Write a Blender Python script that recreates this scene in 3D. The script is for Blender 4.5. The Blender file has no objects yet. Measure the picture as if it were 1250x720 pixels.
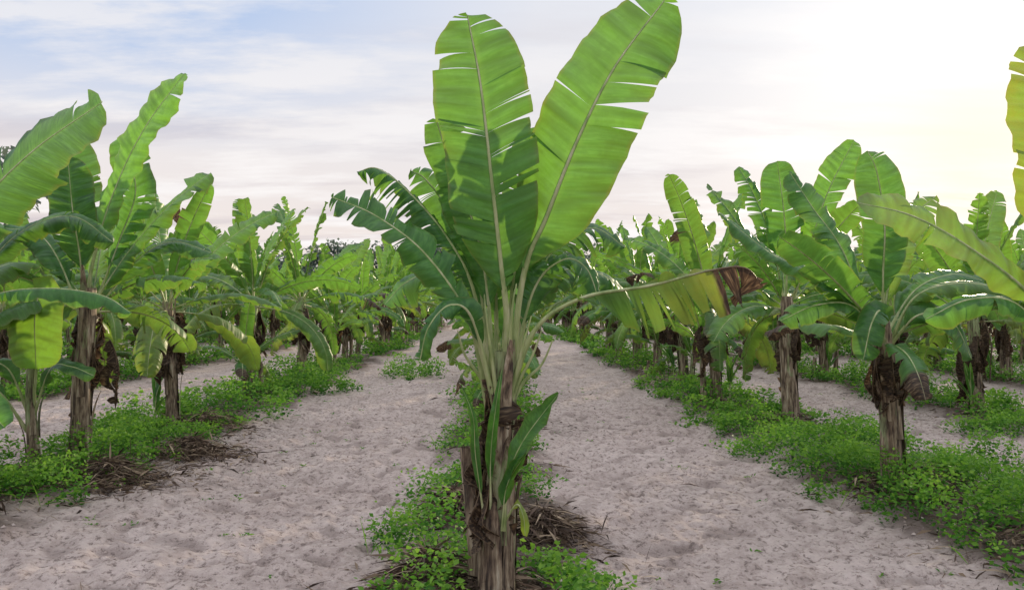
import bpy, math, random
import numpy as np
from mathutils import Vector

rng = np.random.default_rng(7)
scene = bpy.context.scene
scene.view_settings.view_transform = 'Standard'
scene.view_settings.look = 'None'
scene.view_settings.exposure = 0

SUN_AZ = math.radians(31.0)
SUN_EL = math.radians(12.0)
SUN_DIR = Vector((math.sin(SUN_AZ)*math.cos(SUN_EL), math.cos(SUN_AZ)*math.cos(SUN_EL), math.sin(SUN_EL)))

# ------------------------------------------------------------------ node helpers
class NT:
    def __init__(s, tree):
        s.t = tree; tree.nodes.clear()
    def n(s, typ, **kw):
        nd = s.t.nodes.new(typ)
        for k, v in kw.items():
            setattr(nd, k, v)
        return nd
    def l(s, a, b): s.t.links.new(a, b)
    def math(s, op, a, b=None, clamp=False):
        nd = s.t.nodes.new('ShaderNodeMath'); nd.operation = op; nd.use_clamp = clamp
        for i, v in enumerate((a, b)):
            if v is None: continue
            if isinstance(v, (int, float)): nd.inputs[i].default_value = v
            else: s.l(v, nd.inputs[i])
        return nd.outputs[0]
    def mix(s, f, a, b, blend='MIX'):
        nd = s.t.nodes.new('ShaderNodeMix'); nd.data_type = 'RGBA'; nd.blend_type = blend
        for i, v in ((0, f), (6, a), (7, b)):
            if isinstance(v, (int, float)): nd.inputs[i].default_value = v
            elif isinstance(v, tuple): nd.inputs[i].default_value = (*v[:3], 1)
            else: s.l(v, nd.inputs[i])
        return nd.outputs[2]
    def ramp(s, f, stops):
        nd = s.t.nodes.new('ShaderNodeValToRGB'); s.l(f, nd.inputs[0])
        e = nd.color_ramp.elements
        while len(e) > len(stops): e.remove(e[-1])
        while len(e) < len(stops): e.new(0.5)
        for el, (p, c) in zip(e, stops):
            el.position = p; el.color = (*c, 1) if len(c) == 3 else c
        return nd.outputs[0]
    def noise(s, vec, scale, detail=4, rough=0.55):
        nd = s.t.nodes.new('ShaderNodeTexNoise')
        nd.inputs['Scale'].default_value = scale; nd.inputs['Detail'].default_value = detail
        nd.inputs['Roughness'].default_value = rough
        if vec is not None: s.l(vec, nd.inputs['Vector'])
        return nd.outputs[0]
    def mapping(s, vec, scale=(1, 1, 1), loc=(0, 0, 0)):
        nd = s.t.nodes.new('ShaderNodeMapping'); s.l(vec, nd.inputs[0])
        nd.inputs['Scale'].default_value = scale; nd.inputs['Location'].default_value = loc
        return nd.outputs[0]
    def attr(s, name):
        nd = s.t.nodes.new('ShaderNodeAttribute'); nd.attribute_name = name
        return nd

def new_mat(name):
    m = bpy.data.materials.new(name); m.use_nodes = True
    return m, NT(m.node_tree)

# ------------------------------------------------------------------ materials
def leaf_material():
    m, t = new_mat('banana_leaf_blade')
    a = t.attr('luv'); c = t.attr('lcol')
    sx = t.n('ShaderNodeSeparateXYZ'); t.l(a.outputs['Vector'], sx.inputs[0])
    sc = t.n('ShaderNodeSeparateColor'); t.l(c.outputs['Color'], sc.inputs[0])
    brown, shade, yel = sc.outputs[0], sc.outputs[1], sc.outputs[2]
    U, Vv = sx.outputs[0], sx.outputs[1]
    cv = t.n('ShaderNodeCombineXYZ'); t.l(U, cv.inputs[0]); t.l(t.math('MULTIPLY', Vv, 0.03), cv.inputs[1]); t.l(sx.outputs[2], cv.inputs[2])
    vein = t.noise(cv.outputs[0], 80, 1, 0.6)
    vein2 = t.noise(cv.outputs[0], 20, 1, 0.5)
    tc = t.n('ShaderNodeTexCoord')
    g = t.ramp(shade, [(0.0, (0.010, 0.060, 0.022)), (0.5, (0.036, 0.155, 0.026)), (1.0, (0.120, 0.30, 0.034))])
    g = t.mix(t.math('MULTIPLY', t.math('SUBTRACT', vein, 0.35, True), 1.5, True), g, (0.10, 0.27, 0.050))
    g = t.mix(t.math('MULTIPLY', t.math('SUBTRACT', vein2, 0.42, True), 2.6, True), g, (0.016, 0.085, 0.016))
    av = t.math('ABSOLUTE', Vv)
    near = t.math('SUBTRACT', 0.16, av, True)
    g = t.mix(t.math('MULTIPLY', near, 2.5, True), g, (0.14, 0.29, 0.05))
    spot = t.noise(tc.outputs['Object'], 12, 3, 0.7)
    g = t.mix(t.ramp(spot, [(0.42, (0, 0, 0)), (0.7, (0.5, 0.5, 0.5))]), g, (0.020, 0.10, 0.018))
    yf = t.math('MULTIPLY', yel, t.math('ADD', t.math('MULTIPLY', spot, 1.4), 0.3), True)
    g = t.mix(yf, g, (0.30, 0.27, 0.04))
    edge = t.math('MULTIPLY', t.math('SUBTRACT', av, 0.9, True), 6.0, True)
    g = t.mix(t.math('MULTIPLY', edge, t.math('MULTIPLY', vein2, 0.9)), g, (0.22, 0.15, 0.05))
    br = t.ramp(vein, [(0.35, (0.035, 0.022, 0.015)), (0.55, (0.09, 0.054, 0.032)), (0.75, (0.24, 0.165, 0.095))])
    bf = t.math('MULTIPLY', brown, t.math('ADD', spot, 0.55), True)
    bf = t.ramp(bf, [(0.25, (0, 0, 0)), (0.55, (1, 1, 1))])
    col = t.mix(bf, g, br)
    bs = t.n('ShaderNodeBsdfPrincipled'); t.l(col, bs.inputs['Base Color'])
    rg = t.math('ADD', t.math('MULTIPLY', brown, 0.35), 0.40)
    t.l(rg, bs.inputs['Roughness'])
    bs.inputs['Specular IOR Level'].default_value = 0.45
    bmp = t.n('ShaderNodeBump'); bmp.inputs['Strength'].default_value = 0.65; bmp.inputs['Distance'].default_value = 0.024
    t.l(vein2, bmp.inputs['Height']); t.l(bmp.outputs[0], bs.inputs['Normal'])
    tr = t.n('ShaderNodeBsdfTranslucent')
    hs = t.n('ShaderNodeHueSaturation'); t.l(col, hs.inputs['Color']); hs.inputs['Value'].default_value = 2.0; hs.inputs['Saturation'].default_value = 1.03
    tcol = t.mix(0.22, hs.outputs[0], (0.48, 0.62, 0.03))
    tcol = t.mix(bf, tcol, col)
    t.l(tcol, tr.inputs['Color'])
    mx = t.n('ShaderNodeMixShader'); mx.inputs[0].default_value = 0.40
    t.l(bs.outputs[0], mx.inputs[1]); t.l(tr.outputs[0], mx.inputs[2])
    o = t.n('ShaderNodeOutputMaterial'); t.l(mx.outputs[0], o.inputs[0])
    return m

def rib_material():
    m, t = new_mat('banana_leaf_midrib')
    c = t.attr('lcol'); sc = t.n('ShaderNodeSeparateColor'); t.l(c.outputs['Color'], sc.inputs[0])
    tc = t.n('ShaderNodeTexCoord')
    n = t.noise(t.mapping(tc.outputs['Object'], (1, 1, .3)), 22, 3)
    g = t.ramp(n, [(0.3, (0.22, 0.30, 0.09)), (0.5, (0.42, 0.47, 0.20)), (0.7, (0.58, 0.57, 0.33))])
    col = t.mix(sc.outputs[0], g, (0.16, 0.10, 0.05))
    bs = t.n('ShaderNodeBsdfPrincipled'); t.l(col, bs.inputs['Base Color']); bs.inputs['Roughness'].default_value = 0.45
    tr = t.n('ShaderNodeBsdfTranslucent'); t.l(col, tr.inputs['Color'])
    mx = t.n('ShaderNodeMixShader'); mx.inputs[0].default_value = 0.25
    t.l(bs.outputs[0], mx.inputs[1]); t.l(tr.outputs[0], mx.inputs[2])
    o = t.n('ShaderNodeOutputMaterial'); t.l(mx.outputs[0], o.inputs[0])
    return m

def stem_material():
    m, t = new_mat('banana_pseudostem_bark')
    c = t.attr('lcol'); sc = t.n('ShaderNodeSeparateColor'); t.l(c.outputs['Color'], sc.inputs[0])
    tc = t.n('ShaderNodeTexCoord')
    st = t.mapping(tc.outputs['Object'], (1, 1, 0.12))
    n1 = t.noise(st, 38, 4, 0.65)
    n2 = t.noise(t.mapping(tc.outputs['Object'], (1, 1, 0.35)), 11, 3, 0.65)
    dead = t.ramp(n1, [(0.36, (0.035, 0.022, 0.015)), (0.45, (0.15, 0.098, 0.062)), (0.55, (0.31, 0.23, 0.15)), (0.68, (0.54, 0.45, 0.33))])
    live = t.ramp(n1, [(0.36, (0.08, 0.055, 0.035)), (0.47, (0.25, 0.27, 0.12)), (0.60, (0.33, 0.40, 0.19)), (0.75, (0.50, 0.49, 0.32))])
    f = t.math('ADD', sc.outputs[0], t.math('MULTIPLY', t.math('SUBTRACT', n2, 0.5), 2.2), True)
    f = t.ramp(f, [(0.35, (0, 0, 0)), (0.6, (1, 1, 1))])
    col = t.mix(f, live, dead)
    blot = t.ramp(n2, [(0.3, (.7, .7, .7)), (0.43, (0, 0, 0))])
    col = t.mix(blot, col, (0.05, 0.03, 0.025))
    col = t.mix(t.math('MULTIPLY', sc.outputs[1], 0.4), col, (0.05, 0.032, 0.024))
    bs = t.n('ShaderNodeBsdfPrincipled'); t.l(col, bs.inputs['Base Color']); bs.inputs['Roughness'].default_value = 0.75
    bmp = t.n('ShaderNodeBump'); bmp.inputs['Strength'].default_value = 0.9; bmp.inputs['Distance'].default_value = 0.025
    t.l(n1, bmp.inputs['Height']); t.l(bmp.outputs[0], bs.inputs['Normal'])
    o = t.n('ShaderNodeOutputMaterial'); t.l(bs.outputs[0], o.inputs[0])
    return m

def small_leaf_material(name, stops, transl=0.35, rough=0.6):
    m, t = new_mat(name)
    c = t.attr('lcol'); sc = t.n('ShaderNodeSeparateColor'); t.l(c.outputs['Color'], sc.inputs[0])
    col = t.ramp(sc.outputs[1], stops)
    bs = t.n('ShaderNodeBsdfPrincipled'); t.l(col, bs.inputs['Base Color']); bs.inputs['Roughness'].default_value = rough
    bs.inputs['Specular IOR Level'].default_value = 0.3
    o = t.n('ShaderNodeOutputMaterial')
    if transl > 0:
        hs = t.n('ShaderNodeHueSaturation'); t.l(col, hs.inputs['Color']); hs.inputs['Value'].default_value = 1.8
        tr = t.n('ShaderNodeBsdfTranslucent'); t.l(hs.outputs[0], tr.inputs['Color'])
        mx = t.n('ShaderNodeMixShader'); mx.inputs[0].default_value = transl
        t.l(bs.outputs[0], mx.inputs[1]); t.l(tr.outputs[0], mx.inputs[2]); t.l(mx.outputs[0], o.inputs[0])
    else:
        t.l(bs.outputs[0], o.inputs[0])
    return m

def soil_material():
    m, t = new_mat('sandy_soil')
    tc = t.n('ShaderNodeTexCoord'); P = tc.outputs['Object']
    c = t.attr('lcol'); sc = t.n('ShaderNodeSeparateColor'); t.l(c.outputs['Color'], sc.inputs[0])
    big = t.noise(P, 0.7, 4); mid = t.noise(P, 6, 5, 0.65); fine = t.noise(P, 20, 5, 0.75)
    col = t.ramp(big, [(0.3, (0.50, 0.395, 0.35)), (0.7, (0.60, 0.49, 0.44))])
    col = t.mix(t.ramp(mid, [(0.38, (0.55, 0.55, 0.55)), (0.58, (0, 0, 0))]), col, (0.34, 0.262, 0.228))
    col = t.mix(t.ramp(fine, [(0.38, (0.85, 0.85, 0.85)), (0.47, (0, 0, 0))]), col, (0.17, 0.127, 0.108))
    col = t.mix(t.ramp(fine, [(0.54, (0, 0, 0)), (0.70, (0.5, 0.5, 0.5))]), col, (0.70, 0.60, 0.545))
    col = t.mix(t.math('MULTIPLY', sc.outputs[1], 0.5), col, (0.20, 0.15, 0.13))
    col = t.mix(t.math('MULTIPLY', sc.outputs[0], t.math('ADD', mid, 0.4), True), col, (0.09, 0.062, 0.045))
    bs = t.n('ShaderNodeBsdfPrincipled'); t.l(col, bs.inputs['Base Color']); bs.inputs['Roughness'].default_value = 0.95
    bs.inputs['Specular IOR Level'].default_value = 0.15
    h = t.math('ADD', t.math('MULTIPLY', mid, 0.7), fine)
    bmp = t.n('ShaderNodeBump'); bmp.inputs['Strength'].default_value = 1.0; bmp.inputs['Distance'].default_value = 0.045
    t.l(h, bmp.inputs['Height']); t.l(bmp.outputs[0], bs.inputs['Normal'])
    o = t.n('ShaderNodeOutputMaterial'); t.l(bs.outputs[0], o.inputs[0])
    return m

M_LEAF = leaf_material(); M_RIB = rib_material(); M_STEM = stem_material(); M_SOIL = soil_material()
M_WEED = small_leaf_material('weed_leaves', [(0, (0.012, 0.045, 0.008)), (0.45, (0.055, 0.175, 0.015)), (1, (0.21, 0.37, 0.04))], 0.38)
M_STRAW = small_leaf_material('dry_litter', [(0, (0.03, 0.018, 0.012)), (0.5, (0.13, 0.085, 0.058)), (1, (0.36, 0.27, 0.18))], 0.0, 0.9)
M_TREE_HAZED = small_leaf_material('hazed_tree_foliage', [(0, (0.05, 0.075, 0.06)), (0.5, (0.09, 0.125, 0.095)), (1, (0.15, 0.18, 0.12))], 0.25)  # foliage colours lightened to stand in for distance haze
M_CLOD = small_leaf_material('soil_crumbs', [(0, (0.28, 0.215, 0.185)), (0.5, (0.42, 0.335, 0.295)), (1, (0.54, 0.44, 0.395))], 0.0, 0.95)

# ------------------------------------------------------------------ mesh accumulator (quads only)
class Acc:
    def __init__(s):
        s.V = []; s.F = []; s.U = []; s.C = []; s.M = []; s.n = 0
    def grid(s, P, luv, col, mat, close=False):
        nu, nv = P.shape[:2]
        s.V.append(P.reshape(-1, 3)); s.U.append(luv.reshape(-1, 3)); s.C.append(col.reshape(-1, 3))
        idx = np.arange(nu*nv).reshape(nu, nv) + s.n
        if close: idx = np.concatenate([idx, idx[:, :1]], axis=1)
        f = np.stack([idx[:-1, :-1], idx[1:, :-1], idx[1:, 1:], idx[:-1, 1:]], axis=-1).reshape(-1, 4)
        s.F.append(f); s.M.append(np.full(len(f), mat)); s.n += nu*nv
    def quads(s, Q, shade, mat=0):
        k = len(Q)
        s.V.append(Q.reshape(-1, 3)); s.U.append(np.zeros((k*4, 3)))
        c = np.zeros((k, 4, 3)); c[:, :, 1] = shade[:, None]; s.C.append(c.reshape(-1, 3))
        s.F.append(np.arange(k*4).reshape(k, 4) + s.n); s.M.append(np.full(k, mat)); s.n += k*4
    def mesh(s, name, mats, smooth=True):
        V = np.concatenate(s.V); F = np.concatenate(s.F); U = np.concatenate(s.U); C = np.concatenate(s.C); M = np.concatenate(s.M)
        me = bpy.data.meshes.new(name)
        me.vertices.add(len(V)); me.vertices.foreach_set('co', V.astype(np.float32).ravel())
        me.loops.add(len(F)*4); me.loops.foreach_set('vertex_index', F.astype(np.int32).ravel())
        me.polygons.add(len(F))
        me.polygons.foreach_set('loop_start', np.arange(0, len(F)*4, 4, dtype=np.int32))
        me.polygons.foreach_set('loop_total', np.full(len(F), 4, dtype=np.int32))
        for m in mats: me.materials.append(m)
        me.polygons.foreach_set('material_index', M.astype(np.int32))
        me.polygons.foreach_set('use_smooth', np.full(len(F), smooth))
        a = me.attributes.new('luv', 'FLOAT_VECTOR', 'POINT'); a.data.foreach_set('vector', U.astype(np.float32).ravel())
        a = me.attributes.new('lcol', 'FLOAT_COLOR', 'POINT')
        a.data.foreach_set('color', np.concatenate([C, np.ones((len(C), 1))], axis=1).astype(np.float32).ravel())
        me.update(calc_edges=True); me.validate()
        return me

def link(name, me, loc=(0, 0, 0), rz=0, sc=1.0):
    o = bpy.data.objects.new(name, me); scene.collection.objects.link(o)
    o.location = loc; o.rotation_euler = (0, 0, rz)
    o.scale = (sc, sc, sc) if isinstance(sc, (int, float)) else sc
    return o

# ------------------------------------------------------------------ banana leaf
def nrm(a): return a/np.maximum(np.linalg.norm(a, axis=-1, keepdims=True), 1e-9)

def spline(pts, n=90):
    p = np.array(pts, float)
    p = np.vstack([2*p[0]-p[1], p, 2*p[-1]-p[-2]])
    out = []
    k = len(p)-3
    for i in range(k):
        t = np.linspace(0, 1, 30, endpoint=(i == k-1))[:, None]
        a, b, c, d = p[i], p[i+1], p[i+2], p[i+3]
        out.append(0.5*((2*b)+(-a+c)*t+(2*a-5*b+4*c-d)*t**2+(-a+3*b-3*c+d)*t**3))
    q = np.vstack(out)
    L = np.concatenate([[0], np.cumsum(np.linalg.norm(np.diff(q, axis=0), axis=1))])
    s = np.linspace(0, L[-1], n)
    return np.stack([np.interp(s, L, q[:, j]) for j in range(3)], axis=1), L[-1]

def tube(acc, C, R, mat, col, sides=6, flat=1.0, T=None, S=None, N=None):
    th = np.linspace(0, 2*math.pi, sides, endpoint=False)
    P = C[:, None, :] + R[:, None, None]*(np.cos(th)[None, :, None]*S[:, None, :] + flat*np.sin(th)[None, :, None]*N[:, None, :])
    n = len(C)
    c = np.zeros((n, sides, 3)); c[...] = col if np.ndim(col) == 1 else col[:, None, :]
    acc.grid(P, np.zeros((n, sides, 3)), c, mat, close=True)

def add_leaf(acc, r, pts, W, up, bs=0.25, tears=7, fold=0.25, droop=0.35, shade=0.5, brown=0.0, yel=0.0,
             tipbrown=0.0, wave=1.0, rib=0.016, lance=False, rag=1.0, asym=(1, 1), tipyel=0.0):
    NP = 100
    C, L = spline(pts, NP)
    T = nrm(np.gradient(C, axis=0))
    up = np.array(up, float)
    S = nrm(np.cross(T, np.broadcast_to(up, T.shape)))
    N = nrm(np.cross(S, T))
    s = np.linspace(0, 1, NP)
    R = rib*(1.0 - 0.82*np.clip(s, 0, 1)**0.8); R[-1] *= 0.3
    R[:max(2, int(NP*bs*0.6))] *= 1.15
    rc = np.zeros((NP, 3)); rc[:, 0] = np.clip(brown + tipbrown*np.clip((s-0.72)/0.2, 0, 1), 0, 1)
    tube(acc, C - N*(R[:, None]*0.25), R, 1, rc, 6, 0.8, T, S, N)
    if W <= 0: return
    lr = r.random()*50
    bl = L*(1-bs)
    ph = r.random()*6
    for side in (-1, 1):
        nt = max(1, int(tears*(0.6+0.8*r.random())))
        cuts = np.sort(r.random(nt-1)) if nt > 1 else np.array([])
        edges = np.concatenate([[0], cuts, [1]])
        for gi in range(len(edges)-1):
            a, b = edges[gi], edges[gi+1]
            if b-a < 0.006: continue
            glen = (b-a)*bl
            nu = int(np.clip(math.ceil(glen/0.035), 2, 40))+1
            nv = 7
            vv = np.linspace(0, 1, nv)[None, :]
            kk = np.linspace(0, 1, nu)[:, None]
            v0 = r.random()**1.3*0.65
            gap = np.clip(vv-v0, 0, 1)*min(0.022*rag*(0.2+1.3*r.random()**2)/max(bl*(b-a), 0.02), 0.42)
            if tears <= 2: gap = gap*0
            ga = gap*(a > 0); gb = gap*(b < 1)
            q = a + (b-a)*(ga + (1-ga-gb)*kk)
            ragl = 1 - 0.10*rag*r.random()*(tears > 2) - 0.02*r.random((nu, 1))*(tears > 2)
            if lance:
                w = (np.sin(math.pi*np.clip(q, 0, 1)**0.75))**0.8
            else:
                rise = 1-(1-np.clip(q/0.30, 0, 1))**2.2
                fall = np.sqrt(np.clip(1-np.clip((q-0.62)/0.38, 0, 1)**2.4, 0, 1))
                w = rise*fall
            w = w*W*0.5*ragl*asym[0 if side < 0 else 1] + 0.004
            idx = (bs + (1-bs)*q)*(NP-1)
            def samp(A):
                i0 = np.clip(idx.astype(int), 0, NP-2); f = (idx-i0)[..., None]
                return A[i0]*(1-f)+A[i0+1]*f
            c, tt, ss, nn = samp(C), samp(T), samp(S), samp(N)
            ang = math.radians(20) + (0 if tears <= 2 else rag*0.20*(r.random()-0.55))
            if lance: ang = math.radians(38)
            dr = droop*(1+0.35*(r.random()-0.5)) + (0 if tears <= 2 else rag*0.38*(r.random()**2))
            fd = fold*(1+0.2*(r.random()-0.5))
            tw = 0 if tears <= 2 else rag*0.5*(r.random()-0.5)
            x = w*vv
            lift = (fd*x - dr*x*vv) + tw*(kk-0.5)*min(glen, 0.2)*vv
            lift = lift + wave*0.012*np.sin(q*38*bl+ph+side)*vv**1.5 + wave*0.02*np.sin(q*11*bl+ph*2+side*2)*vv**2
            lift = lift + wave*0.004*np.sin(q*95*bl+ph)*vv
            shrink = 1/np.sqrt(1+(fd-2*dr*vv)**2*0.5)
            lat = x*shrink*math.cos(ang); fwd = x*math.sin(ang)*(1-0.5*q**3)
            P = c + side*ss*lat[..., None] + tt*fwd[..., None] + nn*lift[..., None]
            luv = np.stack([q*bl, side*vv+0*q, np.full_like(q, lr)], axis=-1)
            col = np.zeros(P.shape)
            tip = np.clip((q-0.66)/0.12, 0, 1)*tipbrown
            col[..., 0] = np.clip(brown + tip + (0.25*vv**4)*r.random()*(tears > 4), 0, 1)
            col[..., 1] = np.clip(shade + 0.18*(r.random()-0.5), 0, 1)
            col[..., 2] = np.clip(yel + tipyel*np.clip((q-0.2)/0.5, 0, 1) + 0.10*vv**3*r.random(), 0, 1)
            acc.grid(P, luv, col, 0)

def dead_leaf(acc, r, x, y, z0, az, Ln=0.7, out=0.22, W=0.16):
    # shrivelled leaf: a few thin twisted rags hanging from the same petiole
    dx, dy = math.cos(az), math.sin(az)
    ro = 0.05
    for s in range(3):
        jx, jy = (r.random(2)-.5)*.14; l2 = Ln*(0.6+0.5*r.random())
        pts = [(x+dx*ro, y+dy*ro, z0), (x+dx*(ro+out*0.6), y+dy*(ro+out*0.6), z0+0.05*r.random()),
               (x+dx*(ro+out)+jx*.3, y+dy*(ro+out)+jy*.3, z0-l2*0.35), (x+dx*(ro+out*0.8)+jx, y+dy*(ro+out*0.8)+jy, z0-l2*0.7),
               (x+dx*(ro+out*0.9)-jy, y+dy*(ro+out*0.9)+jx, z0-l2)]
        ua = az+(r.random()-.5)*2.5
        add_leaf(acc, r, pts, W*(.4+.5*r.random()), (math.cos(ua), math.sin(ua), 0.3), bs=0.2, tears=4, fold=-1.0, droop=1.0, shade=0.3, brown=1.0, wave=2.0,
                 rib=0.005, rag=1.5)

def add_stem(acc, r, x, y, h, r0, r1, lean=(0, 0), green=0.45, peel=8):
    n, k = 34, 20
    z = np.linspace(-0.05, h, n)
    t = np.clip(z/h, 0, 1)
    th = np.linspace(0, 2*math.pi, k, endpoint=False)
    ph = r.random(8)*6.28
    rad = (r0 + (r1-r0)*t**0.8 + 0.25*r0*np.exp(-z/0.07))[:, None]
    rad = rad*(1+0.07*np.sin(3*th+ph[0]+2*z[:, None])+0.05*np.sin(5*th+ph[1]-4*z[:, None])+0.04*np.sin(9*th+ph[2]+7*z[:, None])) + 0.004*r.random((n, k))
    cx = x+lean[0]*t**1.3 + 0.012*np.sin(z*5+ph[3]); cy = y+lean[1]*t**1.3
    P = np.stack([cx[:, None]+rad*np.cos(th), cy[:, None]+rad*np.sin(th), np.broadcast_to(z[:, None], (n, k))], axis=-1)
    col = np.zeros((n, k, 3)); col[..., 0] = np.clip(1.15-t*1.3*green*2, 0, 1)[:, None]; col[..., 1] = 0.25*r.random((n, 1))
    acc.grid(P, np.zeros((n, k, 3)), col, 2, close=True)
    for i in range(peel):
        a0 = r.random()*6.28; wd = 0.4+0.8*r.random(); zb = r.random()*h*0.55; zl = (0.2+0.45*r.random())*h
        m, q = 14, 7
        kk = np.linspace(0, 1, m)[:, None]; aa = np.linspace(-1, 1, q)[None, :]
        zz = zb+kk*zl
        tt = np.clip(zz/h, 0, 1)
        taper = (1-kk**2*0.9)
        peelo = 0.004+ (0.09*r.random()**3)*kk**3 + 0.012*r.random()*np.abs(aa)**2
        rr = (r0+(r1-r0)*tt**0.8)*1.05+peelo
        aang = a0+aa*wd*taper*0.6+0.3*(r.random()-.5)*kk
        ccx = x+lean[0]*tt**1.3; ccy = y+lean[1]*tt**1.3
        zd = zz - 0.10*r.random()*kk**4
        P = np.stack([ccx+rr*np.cos(aang), ccy+rr*np.sin(aang), zd+0*aa], axis=-1)
        col = np.zeros(P.shape); col[..., 0] = np.clip(0.75+0.6*(r.random()-0.5)-0.7*green*tt, 0, 1); col[..., 1] = 0.5*r.random()
        acc.grid(P, np.zeros(P.shape), col, 2)

def gen_leaf(acc, r, x, y, zc, az, el, Ln, bend, W, **kw):
    n = 6; p = np.array([x, y, zc-0.25]); pts = [p.copy()]
    p = p + np.array([0.03*math.cos(az), 0.03*math.sin(az), 0.22]); pts.append(p.copy())
    e = el; st = Ln/n; az2 = az
    for i in range(n):
        e2 = e - bend*((i+0.5)/n)**1.3
        az2 += 0.07*(r.random()-0.5)
        p = p + st*np.array([math.cos(az2)*math.cos(e2), math.sin(az2)*math.cos(e2), math.sin(e2)])
        pts.append(p.copy())
    o = np.array([math.cos(az), math.sin(az), 0])
    em = el-bend*0.4
    up = -o*math.sin(em)+np.array([0, 0, math.cos(em)])
    roll = (r.random()-0.5)*1.5
    Td = o*math.cos(em)+np.array([0, 0, math.sin(em)])
    up = up*math.cos(roll)+np.cross(Td, up)*math.sin(roll)
    add_leaf(acc, r, pts, W, up, **kw)

def gen_crown(acc, r, x, y, zc, n=9, Ln=1.85, W=0.44, el_hi=84, el_lo=15, az0=None, skip_dead=False, az_list=None):
    a = r.random()*6.28 if az0 is None else az0
    for i in range(n):
        f = i/(max(1, n-1))
        az = a+i*2.4+(r.random()-0.5)*0.5
        if az_list is not None: az = az_list[i % len(az_list)]+(r.random()-0.5)*0.4
        el = math.radians(el_hi+(el_lo-el_hi)*f**1.15+(r.random()-0.5)*10)
        bend = 0.15+1.3*f**1.2+0.3*r.random()
        dry = 0.0; yl = 0.03+0.06*r.random()
        if f > 0.85: yl = 0.05+0.25*r.random(); dry = 0.3*r.random()
        gen_leaf(acc, r, x, y, zc-0.12*f, az, el, Ln*(0.82+0.3*r.random())*(1-0.15*f), bend, W*(0.8+0.35*r.random()), bs=0.2+0.08*f,
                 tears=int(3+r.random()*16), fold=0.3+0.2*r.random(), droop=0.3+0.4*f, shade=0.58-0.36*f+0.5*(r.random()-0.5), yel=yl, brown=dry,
                 tipbrown=0.7*(r.random() < 0.2*f), rag=0.8+1.0*r.random())
    if not skip_dead:
        for i in range(int(5+r.random()*5)):
            dead_leaf(acc, r, x, y, zc-0.1-0.4*r.random(), r.random()*6.28, 0.3+0.5*r.random(), 0.04+0.2*r.random()**2, 0.07+0.07*r.random())

def sucker(acc, r, x, y, h, n=4, W=0.1):
    for i in range(n):
        az = r.random()*6.28; o = 0.12+0.25*r.random()
        hh = h*(0.6+0.5*r.random())
        add_leaf(acc, r, [(x, y, 0), (x+0.01, y, hh*0.45), (x+math.cos(az)*o*0.4, y+math.sin(az)*o*0.4, hh*0.75), (x+math.cos(az)*o, y+math.sin(az)*o, hh)], W*(0.7+0.8*r.random()),
                 (-math.cos(az), -math.sin(az), 0.5), bs=0.4, tears=1, fold=0.4, droop=0.2, shade=0.3+0.4*r.random(), rib=0.011, lance=True, wave=0.6)

PM = [M_LEAF, M_RIB, M_STEM]

# ------------------------------------------------------------------ generic plants
variants = []
for i in range(12):
    r = np.random.default_rng(100+i); a = Acc()
    h = 1.40+0.28*r.random(); lx, ly = 0.22*(r.random()-0.5), 0.22*(r.random()-0.5)
    add_stem(a, r, 0, 0, h, 0.080+0.018*r.random(), 0.055, (lx, ly), green=0.1+0.45*r.random(), peel=9)
    gen_crown(a, r, lx, ly, h, n=int(12+r.random()*4), Ln=1.85+0.25*r.random(), W=0.44, el_lo=5)
    if r.random() < 0.85:
        sx, sy = 0.4*(r.random()-0.5)+0.15, 0.4*(r.random()-0.5)
        hs = .7+.4*r.random()
        add_stem(a, r, sx, sy, hs, 0.05, 0.03, (0.05, 0.02), 0.4, 3)
        gen_crown(a, r, sx+0.05, sy+0.02, hs, n=7, Ln=1.1, W=0.28, skip_dead=True)
    if r.random() < 0.8: sucker(a, r, 0.25*(r.random()-0.5), -0.2, 0.9)
    if r.random() < 0.5: add_stem(a, r, -.2, .1*r.random(), .3+.4*r.random(), .045, .03, (.03, 0), 0, 3)
    variants.append(a.mesh('banana_plant_mesh', PM))

# ------------------------------------------------------------------ hero plant, centre of the picture
r = np.random.default_rng(5); a = Acc()
add_stem(a, r, 0, 0, 1.28, 0.095, 0.05, (0.04, 0), green=0.45, peel=22)
add_leaf(a, r, [(0.04, -.02, .95), (0.055, -.05, 1.40), (0.03, -.08, 1.67), (-.02, -.10, 2.12), (-.07, -.05, 2.55), (-.135, .02, 2.90)], .50, (-0.15, -1, .2),
         bs=.31, tears=20, fold=.18, droop=.18, shade=.58, yel=.03, rag=.6, rib=.021, wave=.8)
add_leaf(a, r, [(0.05, -.01, .95), (.13, -.03, 1.62), (.245, -.06, 1.92), (.39, -.08, 2.28), (.57, -.07, 2.63), (.82, -.02, 2.97)], .54, (-.25, -1, .25),
         bs=.33, tears=5, fold=.12, droop=.16, shade=.66, yel=.03, rag=.8, rib=.021, wave=1.0)
add_leaf(a, r, [(0, .05, 1.0), (-.05, .1, 1.65), (-.14, .16, 2.0), (-.24, .2, 2.25), (-.30, .22, 2.44)], .38, (-.5, -.9, .3), bs=.33, tears=16, fold=.3, droop=.5, shade=.3, rag=1.3)
add_leaf(a, r, [(-.02, .05, 1.0), (-.1, .1, 1.55), (-.25, .15, 1.85), (-.45, .2, 2.08), (-.60, .22, 2.19), (-.70, .22, 2.17)], .24, (0.2, -.5, 1), bs=.38, tears=34, fold=.1, droop=.9, shade=.35, rag=2.4)
add_leaf(a, r, [(-.03, -.02, 1.0), (-.12, -.05, 1.42), (-.32, -.1, 1.73), (-.55, -.12, 1.91), (-.76, -.12, 2.0)], .25, (.35, -.85, .6), bs=.34, tears=16, fold=.4, droop=.4, shade=.35, rag=1.4)
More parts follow.
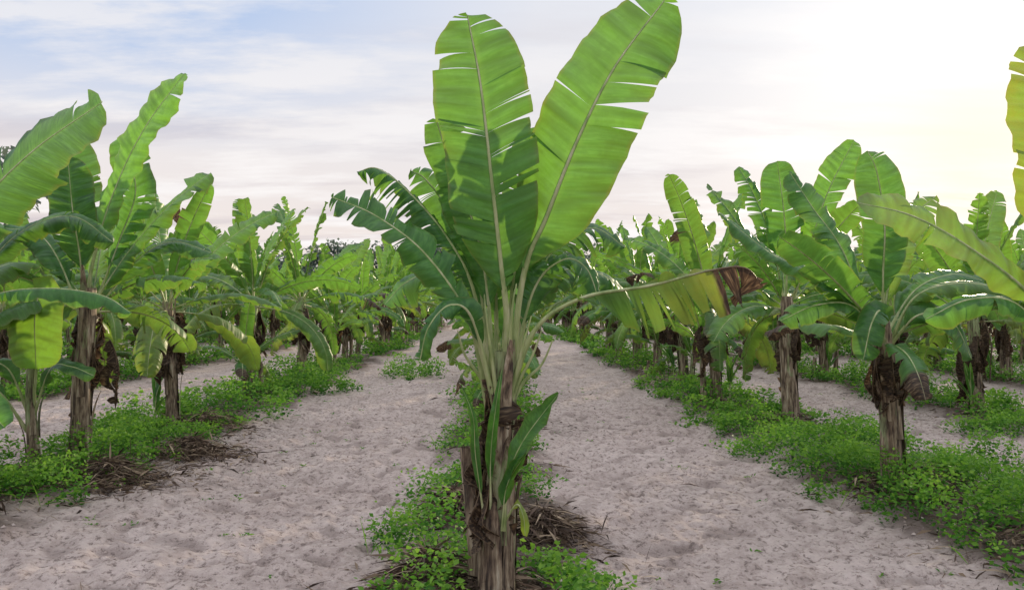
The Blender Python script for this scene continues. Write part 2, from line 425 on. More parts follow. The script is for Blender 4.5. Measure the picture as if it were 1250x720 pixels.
add_leaf(a, r, [(.04, .1, 1.0), (.1, .2, 1.7), (.19, .28, 2.1), (.22, .3, 2.42)], .36, (.3, -.9, .2), bs=.4, tears=9, fold=.3, droop=.4, shade=.3)
add_leaf(a, r, [(.05, .1, 1.0), (.2, .2, 1.6), (.35, .3, 1.83), (.52, .35, 1.9), (.68, .35, 1.8)], .32, (.0, -.5, .9), bs=.35, tears=18, fold=.3, droop=.7, shade=.2, rag=1.8)
add_leaf(a, r, [(.05, .1, 1.0), (.15, .25, 1.5), (.35, .45, 1.68), (.6, .6, 1.66), (.8, .7, 1.5)], .34, (.1, -.5, .9), bs=.3, tears=18, fold=.3, droop=.6, shade=.3, rag=1.6)
add_leaf(a, r, [(.05, .05, 1.0), (.18, .1, 1.55), (.33, .12, 1.72), (.45, .12, 1.68), (.52, .12, 1.5)], .26, (.4, -.6, .7), bs=.35, tears=16, fold=.3, droop=.6, shade=.35, rag=1.7)
add_leaf(a, r, [(.05, -.02, 1.0), (.18, -.05, 1.37), (.4, -.1, 1.53), (.72, -.13, 1.59), (1.0, -.15, 1.66), (1.16, -.15, 1.67), (1.24, -.15, 1.58)], .46, (0, -.9, .4), bs=.42, tears=18,
         fold=-.4, droop=.2, shade=.3, yel=.10, tipyel=.4, tipbrown=1.6, rag=1.2, wave=2.2, asym=(0.12, 1))
add_leaf(a, r, [(0, -.05, 1.0), (-.1, -.12, 1.42), (-.2, -.18, 1.5), (-.3, -.2, 1.4), (-.34, -.2, 1.25)], .15, (-.4, -.7, .6), bs=.35, tears=7, fold=.3, droop=.5, shade=.2)
add_leaf(a, r, [(-.03, .1, 1.0), (-.15, .2, 1.5), (-.3, .3, 1.66), (-.46, .35, 1.62), (-.58, .35, 1.5)], .30, (-.1, -.5, .9), bs=.33, tears=12, fold=.3, droop=.5, shade=.3)
add_leaf(a, r, [(-.03, .1, 1.0), (-.08, .2, 1.6), (-.22, .3, 1.95), (-.36, .35, 2.15), (-.44, .36, 2.2)], .34, (-.3, -.8, .5), bs=.35, tears=18, fold=.3, droop=.5, shade=.4)
add_leaf(a, r, [(.0, .12, 1.0), (-.0, .3, 1.6), (-.06, .42, 2.0), (-.1, .5, 2.3)], .36, (.1, -.9, .4), bs=.35, tears=8, fold=.3, droop=.4, shade=.25)
for (tx, ty, tz) in [(.17, -.1, 1.45), (-.12, -.1, 1.5), (.22, -.05, 1.38), (-.18, .0, 1.38), (.1, -.12, 1.6), (-.05, -.12, 1.55), (.28, .05, 1.33)]:
    add_leaf(a, r, [(.02, -.03, .85), (.02+tx*.35, ty*.6, 1.1), (tx*.8, ty, tz-.12), (tx, ty, tz)], 0, (0, -1, .2), rib=.018)
add_leaf(a, r, [(.04, -.10, .45), (.06, -.14, .70), (.13, -.17, .88), (.29, -.2, 1.10)], .12, (-.5, -.8, .4), bs=.28, tears=1, fold=.35, droop=.1, shade=.12, lance=True, rib=.008)
add_leaf(a, r, [(.03, -.10, .45), (.05, -.14, .65), (.10, -.17, .76), (.17, -.2, .86)], .06, (-.5, -.8, .4), bs=.28, tears=1, fold=.35, droop=.1, shade=.3, lance=True, rib=.006)
add_leaf(a, r, [(-.02, -.10, .55), (-.02, -.13, .8), (0.0, -.15, 1.0), (.03, -.15, 1.2)], .055, (-.1, -1, .1), bs=.2, tears=1, fold=.4, droop=.1, shade=.65, lance=True, rib=.006)
add_leaf(a, r, [(-.05, -.08, .5), (-.09, -.12, .8), (-.10, -.15, .98), (-.15, -.15, 1.12)], .045, (.1, -1, .1), bs=.2, tears=1, fold=.4, droop=.1, shade=.4, lance=True, rib=.006)
add_leaf(a, r, [(.05, -.10, .5), (.10, -.13, .58), (.13, -.15, .53), (.14, -.15, .44)], .05, (.3, -1, .3), bs=.25, tears=1, fold=.4, droop=.1, shade=.7, yel=.4, lance=True, rib=.006)
for i in range(9):
    az = -1.57+(r.random()-0.5)*4.2
    dead_leaf(a, r, .02, 0, .6+.6*r.random(), az, .18+.30*r.random(), .02+.06*r.random(), .05+.03*r.random())
add_stem(a, r, -.10, .12, .8, .040, .03, (-.03, 0), .2, 3)
link('banana_plant', a.mesh('banana_plant_mesh', PM), (-0.02, 3.85, 0.0))

# ------------------------------------------------------------------ left neighbour
r = np.random.default_rng(12); a = Acc()
add_stem(a, r, 0, 0, 1.65, .088, .06, (.07, 0), .2, 12)
add_leaf(a, r, [(.05, 0, 1.4), (.11, -.03, 1.85), (.33, -.08, 2.5), (.6, -.1, 3.05), (.95, -.1, 3.54)], .50, (-.6, -.9, .3), bs=.25, tears=4, fold=.3, droop=.25, shade=.95, rag=.6, rib=.022)
add_leaf(a, r, [(.03, 0, 1.4), (.02, -.05, 1.9), (-.02, -.1, 2.3), (-.08, -.08, 2.8)], .42, (.2, -1, .1), bs=.3, tears=5, fold=.35, droop=.3, shade=.1)
add_leaf(a, r, [(0, .1, 1.4), (-.1, .2, 2.0), (-.22, .35, 2.6), (-.36, .45, 3.1)], .48, (.1, -.9, .4), bs=.25, tears=8, fold=.3, droop=.3, shade=.4)
add_leaf(a, r, [(.03, .1, 1.4), (.2, .3, 2.1), (.3, .4, 2.6), (.1, .5, 3.1)], .45, (-.1, -.9, .4), bs=.25, tears=12, fold=.3, droop=.4, shade=.6)
add_leaf(a, r, [(0, .0, 1.4), (-.25, .1, 1.9), (-.5, .2, 2.15), (-.8, .2, 2.2)], .38, (.2, -.5, .8), bs=.25, tears=12, fold=.3, droop=.6, shade=.35)
add_leaf(a, r, [(.05, .1, 1.4), (.35, .3, 1.9), (.6, .5, 2.1), (.95, .6, 2.0)], .4, (-.1, -.5, .8), bs=.25, tears=14, fold=.3, droop=.6, shade=.3)
gen_crown(a, r, .05, .08, 1.55, n=8, Ln=1.5, W=.4, el_hi=60, el_lo=0, az_list=[0.6, 1.8, 2.6, 3.3, -.3, 4.4])
add_stem(a, r, -.26, -.25, .95, .055, .032, (-.03, 0), .6, 4)
add_leaf(a, r, [(-.28, -.25, .5), (-.20, -.3, 1.2), (-.12, -.40, 1.55), (-.08, -.50, 1.60), (-.06, -.60, 1.38), (-.04, -.61, .98)], .50, (-.1, -1, .25), bs=.58, tears=2, fold=.1, droop=.12, shade=1.0, yel=.12, wave=.5)
add_leaf(a, r, [(-.28, -.25, .5), (-.1, -.3, .95), (.1, -.35, .98), (.3, -.35, .9)], .2, (0, -.5, .9), bs=.35, tears=2, fold=.2, droop=.3, shade=.1)
add_leaf(a, r, [(-.28, -.25, .5), (-.45, -.3, .95), (-.65, -.35, 1.0), (-.85, -.35, .85)], .24, (0, -.5, .9), bs=.35, tears=3, fold=.2, droop=.3, shade=.2)
add_leaf(a, r, [(-.3, -.25, .4), (-.5, -.4, .8), (-.75, -.5, .8), (-.95, -.55, .5)], .26, (0, -.6, .8), bs=.3, tears=5, fold=.2, droop=.3, shade=.15)
add_stem(a, r, .12, -.12, .45, .02, .012, (0, 0), .1, 1)
link('banana_plant', a.mesh('banana_plant_mesh', PM), (-3.72, 7.2, 0))

# plant beyond the left edge of the picture
r = np.random.default_rng(21); a = Acc()
add_stem(a, r, 0, 0, 1.55, .09, .06, (0, 0), .35, 9)
add_leaf(a, r, [(0, 0, 1.4), (.02, -.03, 1.8), (.30, -.08, 2.22), (.70, -.1, 2.62), (1.20, -.1, 2.98)], .80, (-.5, -1, .35), bs=.2, tears=6, fold=.1, droop=.15, shade=.25, rib=.022)
add_leaf(a, r, [(0, 0, 1.3), (.37, -.05, 1.56), (.8, -.1, 1.62), (1.2, -.1, 1.57), (1.42, -.1, 1.44)], .26, (0.1, -.15, 1), bs=.22, tears=7, fold=-.05, droop=.4, shade=.55)
add_leaf(a, r, [(0, .1, 1.4), (.3, .3, 2.0), (.7, .4, 2.2), (1.0, .5, 2.0)], .4, (-.1, -.5, .8), bs=.25, tears=12, fold=.3, droop=.6, shade=.2)
add_leaf(a, r, [(0, 0, .4), (.15, -.2, .85), (.42, -.3, .84), (.70, -.4, .65)], .3, (-.3, -.7, .6), bs=.25, tears=3, fold=.2, droop=.3, shade=.5)
add_leaf(a, r, [(0, 0, .4), (.2, -.4, .74), (.55, -.75, .68), (.85, -.9, .30)], .32, (.3, -.8, .5), bs=.25, tears=3, fold=.2, droop=.3, shade=.25)
gen_crown(a, r, 0, 0, 1.5, n=6, Ln=1.6, W=.42, el_hi=80, el_lo=10, az_list=[2.5, 3.4, 4.4, 1.8])
link('banana_plant', a.mesh('banana_plant_mesh', PM), (-4.1, 6.0, 0))

# ------------------------------------------------------------------ right neighbour
r = np.random.default_rng(31); a = Acc()
add_stem(a, r, 0, 0, 1.38, .085, .05, (-.09, 0), .2, 14)
add_leaf(a, r, [(-.08, 0, 1.2), (-.1, -.03, 1.7), (-.1, -.06, 2.1), (-.15, -.05, 2.5), (-.2, 0, 2.68)], .38, (-.3, -1, .2), bs=.25, tears=5, fold=.3, droop=.3, shade=.4)
add_leaf(a, r, [(-.08, 0, 1.15), (-.3, -.05, 1.47), (-.65, -.1, 1.72), (-1.0, -.1, 1.9), (-1.38, -.1, 2.2)], .30, (.2, -.5, 1), bs=.22, tears=9, fold=.3, droop=.45, shade=.3)
add_leaf(a, r, [(-.08, 0, 1.15), (-.35, -.1, 1.48), (-.65, -.15, 1.5), (-.95, -.2, 1.38)], .26, (0, -.6, .8), bs=.25, tears=8, fold=.1, droop=.4, shade=.3)
add_leaf(a, r, [(-.06, 0, 1.15), (.1, -.1, 1.55), (.4, -.2, 1.66), (.75, -.25, 1.58), (1.0, -.3, 1.35)], .34, (0, -.45, .9), bs=.22, tears=12, fold=.2, droop=.5, shade=.4, yel=.15)
add_leaf(a, r, [(-.06, 0, 1.15), (.1, -.15, 1.42), (.3, -.25, 1.38), (.42, -.3, 1.1)], .32, (.3, -.7, .6), bs=.25, tears=3, fold=.2, droop=.3, shade=.2)
add_leaf(a, r, [(-.08, 0, 1.15), (-.2, -.2, 1.45), (-.32, -.3, 1.35), (-.4, -.35, 1.1)], .24, (-.3, -.7, .6), bs=.25, tears=5, fold=.2, droop=.3, shade=.2)
add_leaf(a, r, [(-.08, .1, 1.15), (-.25, .3, 1.9), (-.45, .45, 2.3), (-.62, .5, 2.6)], .38, (.2, -.8, .5), bs=.25, tears=12, fold=.3, droop=.4, shade=.4)
add_leaf(a, r, [(-.08, .1, 1.15), (.15, .3, 1.9), (.35, .45, 2.2), (.6, .5, 2.4)], .36, (-.2, -.8, .5), bs=.25, tears=16, fold=.3, droop=.5, shade=.7, yel=.2)
add_leaf(a, r, [(-.08, .1, 1.15), (.3, .3, 1.6), (.7, .45, 1.75), (1.0, .5, 1.7)], .36, (-.2, -.5, .8), bs=.25, tears=12, fold=.3, droop=.5, shade=.3)
gen_crown(a, r, -.06, 0.05, 1.3, n=5, Ln=1.2, W=.34, el_hi=40, el_lo=-5, skip_dead=True)
for i in range(6): dead_leaf(a, r, -.05, 0, .95+.3*r.random(), r.random()*6.28, .25+.25*r.random(), .02+.08*r.random(), .06)
link('banana_plant', a.mesh('banana_plant_mesh', PM), (3.02, 6.1, 0))

# plant beyond the right edge of the picture
r = np.random.default_rng(41); a = Acc()
add_stem(a, r, 0, 0, 1.45, .09, .06, (0, 0), .35, 9)
add_leaf(a, r, [(0, 0, 1.25), (-.02, -.03, 1.6), (-.10, -.05, 2.1), (-.155, -.05, 2.6), (-.19, -.02, 2.98)], .36, (.1, -1, .1), bs=.3, tears=5, fold=.2, droop=.25, shade=1.0, yel=.45)  # yellow backlight put into the blade colour
add_leaf(a, r, [(0, 0, 1.25), (-.2, -.05, 1.56), (-.6, -.1, 1.84), (-.9, -.1, 2.00), (-1.2, -.1, 2.07)], .36, (.35, -1, .5), bs=.2, tears=6, fold=.15, droop=.2, shade=1.0, yel=.25, rib=.018)  # bright yellow-green tone also stands for backlight
add_leaf(a, r, [(0, 0, 1.2), (-.3, -.1, 1.50), (-.6, -.15, 1.53), (-.85, -.15, 1.42)], .26, (0, -.5, .9), bs=.22, tears=8, fold=.1, droop=.5, shade=.6)
add_leaf(a, r, [(0, 0, 1.2), (.3, -.2, 1.8), (.6, -.3, 2.1), (1.0, -.3, 2.1)], .4, (-.2, -.5, .9), bs=.22, tears=8, fold=.2, droop=.5, shade=.6)
gen_crown(a, r, 0, 0, 1.35, n=6, Ln=1.5, W=.4, el_hi=75, el_lo=0, az_list=[0.2, -.6, .9, 5.5], skip_dead=True)
link('banana_plant', a.mesh('banana_plant_mesh', PM), (3.2, 4.55, 0))

# second plant in right row
r = np.random.default_rng(52); a = Acc()
add_stem(a, r, 0, 0, 1.6, .105, .065, (-.05, 0), .1, 16)
add_leaf(a, r, [(-.05, 0, 1.4), (-.05, -.05, 2.0), (-.1, -.1, 2.6), (-.16, -.05, 3.2)], .56, (-.1, -1, .1), bs=.25, tears=6, fold=.2, droop=.3, shade=.45)
add_leaf(a, r, [(0, 0, 1.4), (.25, -.03, 2.25), (.45, -.05, 2.85), (.76, -.05, 3.45)], .44, (-.5, -.9, .2), bs=.3, tears=5, fold=.35, droop=.3, shade=.8)
add_leaf(a, r, [(0, .1, 1.4), (-.15, .2, 2.3), (-.35, .3, 2.9), (-.5, .35, 3.2)], .4, (.2, -.8, .4), bs=.3, tears=14, fold=.4, droop=.5, shade=.4)
gen_crown(a, r, -.03, 0.05, 1.55, n=11, Ln=1.6, W=.42, el_hi=65, el_lo=0)
link('banana_plant', a.mesh('banana_plant_mesh', PM), (3.45, 9.5, 0))

# ------------------------------------------------------------------ rows of plants
rr = random.Random(3)
rows = {0: 0.0, 1: 3.3, 2: 6.5, 3: 9.9, 4: 13.4, 5: 16.8, 6: 20.3, 7: 23.8, 8: 27.3,
        -1: -3.8, -2: -7.7, -3: -11.4, -4: -15.1, -5: -18.8, -6: -22.4, -7: -26}
placed = [(-0.02, 3.9), (-3.72, 7.2), (-4.1, 6.0), (3.02, 6.1), (3.17, 4.55), (3.45, 9.5)]
def place(x, y, sc=None, v=None, rz=None):
    v = rr.randrange(len(variants)) if v is None else v
    sc = rr.uniform(0.84, 1.10) if sc is None else sc
    link('banana_plant', variants[v], (x, y, 0), rr.uniform(0, 6.28) if rz is None else rz, (sc*rr.uniform(.93, 1.07), sc, sc*rr.uniform(.95, 1.06)))
    placed.append((x, y))
fixed = {0: [(0.02, 9.8, .62), (0.0, 13, .7), (-.05, 15.8, .75), (0, 18.5, .75)],
         1: [(3.12, 11.5, 1.0), (3.25, 14.1, .95), (3.3, 16.8, .95), (3.35, 19.2, .95)],
         2: [(6.3, 10.5, .93), (6.55, 13.1, .9), (6.5, 16, .97), (6.5, 18.6, .95)],
         -1: [(-3.82, 9.5, .93), (-3.9, 12.6, .93), (-3.75, 15.4, .98), (-3.8, 17.9, .95)],
         -2: [(-8.1, 13.4, 1.0), (-7.9, 18.0, 1.0), (-7.8, 15.9, .9)]}
for k, lst in fixed.items():
    for (x, y, sc) in lst: place(x, y, sc)
for k, x0 in rows.items():
    y = max([p[1] for p in fixed.get(k, [(0, abs(x0)*1.25-2, 1)])])
    while y < 52:
        y += rr.uniform(1.9, 2.8)
        if k == 0: place(x0+rr.uniform(-.15, .15), y, rr.uniform(.7, .85))
        elif rr.random() < 0.94: place(x0+rr.uniform(-.25, .25), y)

# ------------------------------------------------------------------ numpy value noise
tab = np.random.default_rng(99).random((256, 256))
def vnoise(x, y):
    xi = np.floor(x).astype(int); yi = np.floor(y).astype(int)
    fx = x-xi; fy = y-yi; fx = fx*fx*(3-2*fx); fy = fy*fy*(3-2*fy)
    g = lambda i, j: tab[(i) % 256, (j) % 256]
    return (g(xi, yi)*(1-fx)+g(xi+1, yi)*fx)*(1-fy)+(g(xi, yi+1)*(1-fx)+g(xi+1, yi+1)*fx)*fy
rowx = np.array(sorted(rows.values()))
def strip(x, y, hw=0.74):
    xw = x + 0.30*(vnoise(x*0.7+9, y*0.9)-0.5) + 0.35*(vnoise(x*2.3, y*2.1+5)-0.5)
    d = np.min(np.abs(xw[..., None]-rowx), axis=-1)
    hw = np.where(np.abs(xw) < 1.5, hw-0.14, hw)
    return np.clip((hw-d)/0.28, 0, 1)
def rot(x, y, a): return x*math.cos(a)-y*math.sin(a), x*math.sin(a)+y*math.cos(a)
def height(x, y):
    st = strip(x, y)
    h = 0.06*st + 0.04*(vnoise(x*1.1, y*1.1)-0.5)
    near = np.clip(1.6-np.hypot(x, y)/22, 0, 1)
    x1, y1 = rot(x, y, .6); x2, y2 = rot(x, y, 1.3); x3, y3 = rot(x, y, 2.1)
    lump = 1-np.abs(2*vnoise(x2*7, y2*7)-1)
    h = h + near*(0.024*(vnoise(x1*4.3, y1*4.3+3)-0.5) + 0.036*(lump-0.5) + 0.038*(vnoise(x3*11, y3*11+1)-0.5) + 0.022*(vnoise(x1*22, y1*22+1)-0.5))
    p = vnoise(x1*5.5+31, y1*5.5+17)
    h = h - near*0.032*np.clip((0.30-p)/0.2, 0, 1)*(1-st)
    return h

# ------------------------------------------------------------------ ground sheet to the horizon
def axis_pts(dense_lo, dense_hi, step, lo, hi, grow=1.12):
    a = list(np.arange(dense_lo, dense_hi, step)); s = step; v = a[-1]
    while v < hi: s *= grow; v += s; a.append(v)
    s = step; v = a[0]; b = []
    while v > lo: s *= grow; v -= s; b.append(v)
    return np.array(b[::-1]+a)
gx = axis_pts(-6.0, 6.5, 0.026, -900, 900, 1.07); gy = axis_pts(3.0, 10.5, 0.026, -60, 1500, 1.03)
X, Y = np.meshgrid(gx, gy, indexing='ij')
H = height(X, Y)
far = np.clip((np.hypot(X, Y)-60)/60, 0, 1); H = H*(1-far)
a = Acc(); P = np.stack([X, Y, H], axis=-1)
c = np.zeros(P.shape); c[..., 0] = strip(X, Y)*0.95*(0.55+0.45*(vnoise(X*1.5, Y*1.5) > .35))
X1, Y1 = rot(X, Y, .6)
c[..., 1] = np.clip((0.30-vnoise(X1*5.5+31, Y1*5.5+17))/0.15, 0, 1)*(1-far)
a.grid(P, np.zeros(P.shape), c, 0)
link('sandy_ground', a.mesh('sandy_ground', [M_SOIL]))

# ------------------------------------------------------------------ small scattered things
def rand_dirs(g, n, up=0.3):
    d = g.normal(size=(n, 3)); d[:, 2] = np.abs(d[:, 2])*up+0.15
    return nrm(d)
def leaf_quads(g, base, d, ln, wd):
    n = len(base); s = nrm(np.cross(d, g.normal(size=(n, 3))))
    m = base+d*(ln*0.45)[:, None]
    q = np.stack([base, m+s*(wd/2)[:, None], base+d*ln[:, None], m-s*(wd/2)[:, None]], axis=1)
    q[:, 2, 2] -= ln*0.15
    return q

def bare(x, y):
    # trodden bare spot at the foot of the nearest plant
    return (np.abs(x-.02) < .24) & (y < 4.1)
def weed_density(x, y):
    st = strip(x, y)
    n = vnoise(x*0.9+50, y*0.55+20)*0.65+vnoise(x*2.4+3, y*2.0)*0.35
    lim = np.where(np.abs(x) < 1.3, 0.44, 0.30)
    return np.where(bare(x, y), 0, st*np.clip((n-lim)/0.14, 0, 1))

def make_weeds(g, x0, x1, y0, y1, dens, leafn, size, hgt, acc, extra=None):
    n = int((x1-x0)*(y1-y0)*dens)
    x = g.uniform(x0, x1, n); y = g.uniform(y0, y1, n)
    w = weed_density(x, y)
    if extra is not None: w = np.maximum(w, extra(x, y))
    k = g.random(n) < w; x, y, w = x[k], y[k], w[k]
    vis = np.abs(x) < y*0.72+1.0; x, y, w = x[vis], y[vis], w[vis]
    if len(x) == 0: return
    tall = vnoise(x*2.7+4, y*2.7)**1.5
    z = height(x, y); hh = hgt*(0.15+0.4*g.random(len(x))+1.9*tall)*(0.35+0.65*w)
    m = leafn
    bx = np.repeat(x, m); by = np.repeat(y, m); bz = np.repeat(z, m); bh = np.repeat(hh, m)
    f = g.random(len(bx))**0.7
    sp = 0.10*size/0.03*0.55
    B = np.stack([bx+g.normal(size=len(bx))*sp*(0.35+0.6*f), by+g.normal(size=len(bx))*sp*(0.35+0.6*f), bz+bh*f], axis=1)
    ln = size*(0.6+0.9*g.random(len(bx)))
    d = rand_dirs(g, len(bx), 0.45)
    base_sh = np.repeat(g.random(len(x)), m)
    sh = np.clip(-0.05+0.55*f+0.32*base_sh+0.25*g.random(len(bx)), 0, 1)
    acc.quads(leaf_quads(g, B, d, ln, ln*0.6), sh)

g = np.random.default_rng(77); a = Acc()
patches = [(-.50, 5.0, .33), (-.45, 6.1, .28), (.46, 4.2, .22), (-.52, 4.75, .25), (.28, 5.9, .2), (3.1, 7.6, .5), (2.75, 8.0, .5), (3.9, 6.3, .5), (3.9, 5.4, .6), (3.3, 5.2, .45), (4.1, 6.9, .5), (2.6, 7.0, .3), (2.7, 6.2, .3), (3.5, 7.0, .5), (2.9, 5.7, .3),
           (-3.8, 6.3, .5), (-4.2, 6.0, .6), (-4.0, 5.2, .5), (-3.3, 6.0, .3), (-1.9, 17.0, .7), (-2.0, 16.4, .4), (2.9, 10.8, .5), (-3.4, 8.6, .4), (2.9, 13, .6), (6.2, 9.6, .6), (6.8, 11.5, .6), (5.6, 9.2, .4), (-3.2, 10.8, .5), (-3.2, 13.8, .7), (3.0, 9.0, .5), (2.8, 10.0, .5)]
def ext(x, y):
    w = np.zeros_like(x)
    for (px, py, pr) in patches:
        w = np.maximum(w, np.clip((pr*(0.75+0.6*vnoise(x*5, y*5))-np.hypot(x-px, y-py))/0.12, 0, 1))
    return np.where(bare(x, y), 0, w*0.95)
make_weeds(g, -5.6, 7.5, 3.2, 9.5, 130, 28, 0.032, 0.20, a, ext)
make_weeds(g, -12, 12, 9.5, 20, 40, 28, 0.050, 0.26, a, ext)
make_weeds(g, -26, 26, 20, 45, 7, 26, 0.10, 0.28, a)
n = 260; x = g.uniform(-6, 7, n); y = g.uniform(3.5, 16, n)
B = np.repeat(np.stack([x, y, height(x, y)], 1), 7, 0); B[:, :2] += g.normal(size=(n*7, 2))*0.02
a.quads(leaf_quads(g, B, rand_dirs(g, n*7, .5), .02+.03*g.random(n*7), .012+0*g.random(n*7)), .3+.5*g.random(n*7))
n = 14000; x = g.uniform(-9, 9, n); y = g.uniform(3.3, 18, n); k = g.random(n) < np.maximum(weed_density(x, y), ext(x, y)); x, y = x[k], y[k]; n = len(x)
d = rand_dirs(g, n, 1.6); ln = .10+.24*g.random(n)
a.quads(leaf_quads(g, np.stack([x, y, height(x, y)], 1), d, ln, .007+.005*g.random(n)), .4+.6*g.random(n))
link('weeds', a.mesh('weeds', [M_WEED], smooth=False))

# dry leaf litter and straw
a = Acc()
near_p = [(x, y) for (x, y) in placed if y < 22]
cx = []; cy = []; hz = []
for (px, py) in near_p:
    n = int(900 if py < 10 else 300)
    rad = np.abs(g.normal(size=n))*0.33; th = g.random(n)*6.28
    cx.append(px+rad*np.cos(th)*1.0); cy.append(py+rad*np.sin(th)*1.3); hz.append(0.13*np.exp(-(rad/0.35)**2)*g.random(n))
n = 30000; sx = g.uniform(-9, 10, n); sy = g.uniform(3.2, 20, n); k = g.random(n) < strip(sx, sy)*0.9+0.012
cx.append(sx[k]); cy.append(sy[k]); hz.append(0.03*g.random(k.sum()))
for (px, py, pr, nn) in [(-.36, 4.1, .2, 3400), (-3.2, 6.7, .32, 2600), (-3.0, 7.9, .4, 2200), (3.3, 6.2, .25, 1500), (.25, 5.0, .2, 1800), (-.3, 5.6, .2, 1500), (-3.4, 9.4, .4, 1200)]:
    rad = np.abs(g.normal(size=nn))*pr; th = g.random(nn)*6.28
    cx.append(px+rad*np.cos(th)); cy.append(py+rad*np.sin(th)); hz.append(0.18*np.exp(-(rad/pr)**2)*g.random(nn))
x = np.concatenate(cx); y = np.concatenate(cy); z = np.concatenate(hz)+height(x, y)+0.006
n = len(x); d = g.normal(size=(n, 3)); d[:, 2] *= 0.22; d = nrm(d); ln = .05+.22*g.random(n)**2
a.quads(leaf_quads(g, np.stack([x, y, z], 1), d, ln, .005+.018*g.random(n)**2), g.random(n)**1.3)
link('dry_leaf_litter', a.mesh('dry_leaf_litter', [M_STRAW], smooth=False))

# crumbs of soil on the paths
a = Acc(); n = 14000
x = g.uniform(-6, 7, n); y = 3.2+12*g.random(n)**1.2; s = .004+.013*g.random(n)**3
k = np.abs(x) < y*.7+.6; x, y, s = x[k], y[k], s[k]; n = len(x)
c0 = np.stack([x, y, height(x, y)+s*.05], 1); j = lambda: 1+.7*(g.random((n, 1))-.5)
e = [c0+np.array(v)*s[:, None]*j() for v in [(1, 0, 0), (0, 1, 0), (-1, 0, 0), (0, -1, 0)]]
topv = c0+np.array((.2, .1, .8))*s[:, None]*j(); top2 = c0+np.array((-.3, .1, .8))*s[:, None]*j()
sh = g.random(n)
a.quads(np.stack([e[0], e[1], top2, topv], 1), sh); a.quads(np.stack([e[1], e[2], e[2]*.5+top2*.5, top2], 1), sh)
a.quads(np.stack([e[2], e[3], topv, top2], 1), sh); a.quads(np.stack([e[3], e[0], e[0]*.5+topv*.5, topv], 1), sh)
link('soil_crumbs', a.mesh('soil_crumbs', [M_CLOD], smooth=True))

# ------------------------------------------------------------------ distant tree line
a = Acc(); rt = np.random.default_rng(8)
def tree(acc, x, y, h, w):
    k = np.linspace(0, 1, 6); th = np.linspace(0, 6.28, 6, endpoint=False)
    R = 0.25*(1-.6*k)
    P = np.stack([x+R[:, None]*np.cos(th), y+R[:, None]*np.sin(th), np.broadcast_to((k*h*.6)[:, None], (6, 6))], -1)
    cc = np.zeros(P.shape); acc.grid(P, np.zeros(P.shape), cc, 1, close=True)
    for b in range(int(7+rt.random()*5)):
        f = rt.random(); bx = x+(rt.random()-.5)*w; by = y+(rt.random()-.5)*w; bz = h*(.35+.55*f); br = w*(.16+.17*rt.random())
        n = 130; dd = nrm(rt.normal(size=(n, 3))); rad = br*rt.random(n)**.4
        B = np.array([bx, by, bz])+dd*rad[:, None]*np.array([1, 1, .8])
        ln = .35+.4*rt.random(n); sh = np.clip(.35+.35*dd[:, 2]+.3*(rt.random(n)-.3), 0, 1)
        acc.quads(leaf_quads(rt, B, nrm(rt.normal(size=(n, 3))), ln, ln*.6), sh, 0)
for i in range(85):
    fx = -95+i*2.3+rt.random()*2; fy = 95+rt.random()*12-0.0025*(fx*fx)*1.2
    tree(a, fx, fy, 6.0+4.0*rt.random()*(.5+vnoise(np.array([fx*.06]), np.array([.5]))[0]), 5+2.5*rt.random())
tree(a, -35.5, 55, 13.0, 6.0)
link('distant_tree_line', a.mesh('distant_tree_line', [M_TREE_HAZED, M_STEM], smooth=False))

# ------------------------------------------------------------------ sky
w = bpy.data.worlds.new('World'); scene.world = w; w.use_nodes = True
t = NT(w.node_tree)
tc = t.n('ShaderNodeTexCoord'); D = tc.outputs['Generated']
sky = t.n('ShaderNodeTexSky'); sky.sky_type = 'NISHITA'; sky.sun_disc = False
sky.sun_elevation = SUN_EL; sky.sun_rotation = SUN_AZ; sky.air_density = 1.0; sky.dust_density = 2.0
sep = t.n('ShaderNodeSeparateXYZ'); t.l(D, sep.inputs[0])
z = t.math('MAXIMUM', sep.outputs[2], 0.0); zz = t.math('ADD', z, 0.12)
cb = t.n('ShaderNodeCombineXYZ'); t.l(t.math('DIVIDE', sep.outputs[0], zz), cb.inputs[0]); t.l(t.math('DIVIDE', sep.outputs[1], zz), cb.inputs[1])
n1 = t.noise(t.mapping(cb.outputs[0], (0.9, 1.9, 1), (3.1, 1.7, 0)), 1.0, 9, 0.6)
n2 = t.noise(t.mapping(cb.outputs[0], (0.5, 2.0, 1), (8, 4, 0)), 1.0, 7, 0.55)
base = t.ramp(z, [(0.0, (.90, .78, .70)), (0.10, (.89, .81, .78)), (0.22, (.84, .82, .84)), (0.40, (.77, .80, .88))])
zen_boost = t.math('MULTIPLY', t.math('SUBTRACT', z, 0.42, True), 3.0, True)  # unseen upper sky, brightened to lift the light on the ground
mauve = t.ramp(n2, [(0.52, (0, 0, 0)), (0.66, (.75, .75, .75))])
lowm = t.math('MULTIPLY', t.math('SUBTRACT', 0.42, z, True), 3.0, True)
base = t.mix(t.math('MULTIPLY', mauve, lowm), base, (.62, .56, .60))
bright = t.ramp(n1, [(0.47, (0, 0, 0)), (0.60, (.9, .9, .9))])
base = t.mix(t.math('MULTIPLY', bright, lowm), base, (1.0, .97, .96))
vd = t.n('ShaderNodeVectorMath', operation='DOT_PRODUCT'); t.l(D, vd.inputs[0]); vd.inputs[1].default_value = SUN_DIR
dp = t.math('MAXIMUM', vd.outputs['Value'], 0.0)
away = t.math('MULTIPLY', t.math('SUBTRACT', 0.88, vd.outputs['Value'], True), 4.0, True)
hi = t.math('MULTIPLY', t.math('SUBTRACT', z, 0.17, True), 6.0, True)
gaps = t.ramp(n1, [(0.46, (1, 1, 1)), (0.58, (0.15, 0.15, 0.15))])
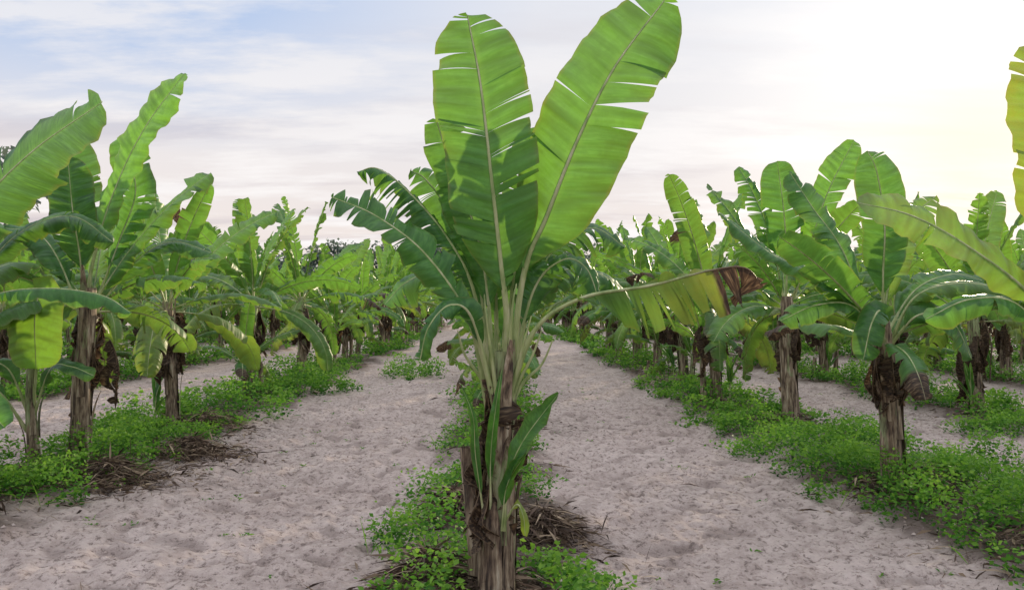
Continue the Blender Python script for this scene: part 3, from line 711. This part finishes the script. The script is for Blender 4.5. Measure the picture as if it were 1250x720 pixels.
vis = t.math('MULTIPLY', t.math('SUBTRACT', 0.62, z, True), 5.0, True)
bf = t.math('MULTIPLY', t.math('MULTIPLY', away, hi), t.math('MULTIPLY', t.math('MULTIPLY', gaps, vis), 0.9))
sc = t.n('ShaderNodeVectorMath', operation='SCALE'); t.l(base, sc.inputs[0]); t.l(t.math('ADD', t.math('MULTIPLY', zen_boost, 9.0), 10.0), sc.inputs['Scale'])
blue = t.mix(0.15, (3.7, 5.6, 9.2), sky.outputs[0])
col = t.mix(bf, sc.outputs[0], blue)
gl = t.math('MULTIPLY', t.math('POWER', dp, 36), 3.4)
gc = t.n('ShaderNodeVectorMath', operation='SCALE'); gc.inputs[0].default_value = (1, .90, .68); t.l(gl, gc.inputs['Scale'])
ad = t.n('ShaderNodeVectorMath', operation='ADD'); t.l(col, ad.inputs[0]); t.l(gc.outputs[0], ad.inputs[1])
core = t.math('MULTIPLY', t.math('POWER', dp, 260), 0.8, True)
lowsun = t.math('MULTIPLY', t.math('SUBTRACT', 0.26, z, True), 8.0, True)
col2 = t.mix(t.math('MULTIPLY', core, lowsun), ad.outputs[0], (15.0, 12.0, 6.6))
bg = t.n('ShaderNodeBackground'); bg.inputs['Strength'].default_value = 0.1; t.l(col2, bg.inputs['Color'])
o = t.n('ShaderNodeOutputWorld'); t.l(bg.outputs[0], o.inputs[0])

sl = bpy.data.lights.new('sun', 'SUN'); sl.energy = 4.6; sl.angle = math.radians(2.0); sl.color = (1.0, .83, .58)
so = bpy.data.objects.new('sun', sl); scene.collection.objects.link(so)
so.rotation_euler = (-SUN_DIR).to_track_quat('-Z', 'Y').to_euler(); so.location = (20, 40, 15)

# ------------------------------------------------------------------ camera
cam = bpy.data.cameras.new('camera'); cam.sensor_width = 36; cam.lens = 28.25; cam.clip_end = 3000; cam.clip_start = 0.05
co = bpy.data.objects.new('camera', cam); scene.collection.objects.link(co)
co.location = (0, 0, 1.5); co.rotation_euler = (math.radians(90.7), 0, math.radians(-0.9))
scene.camera = co
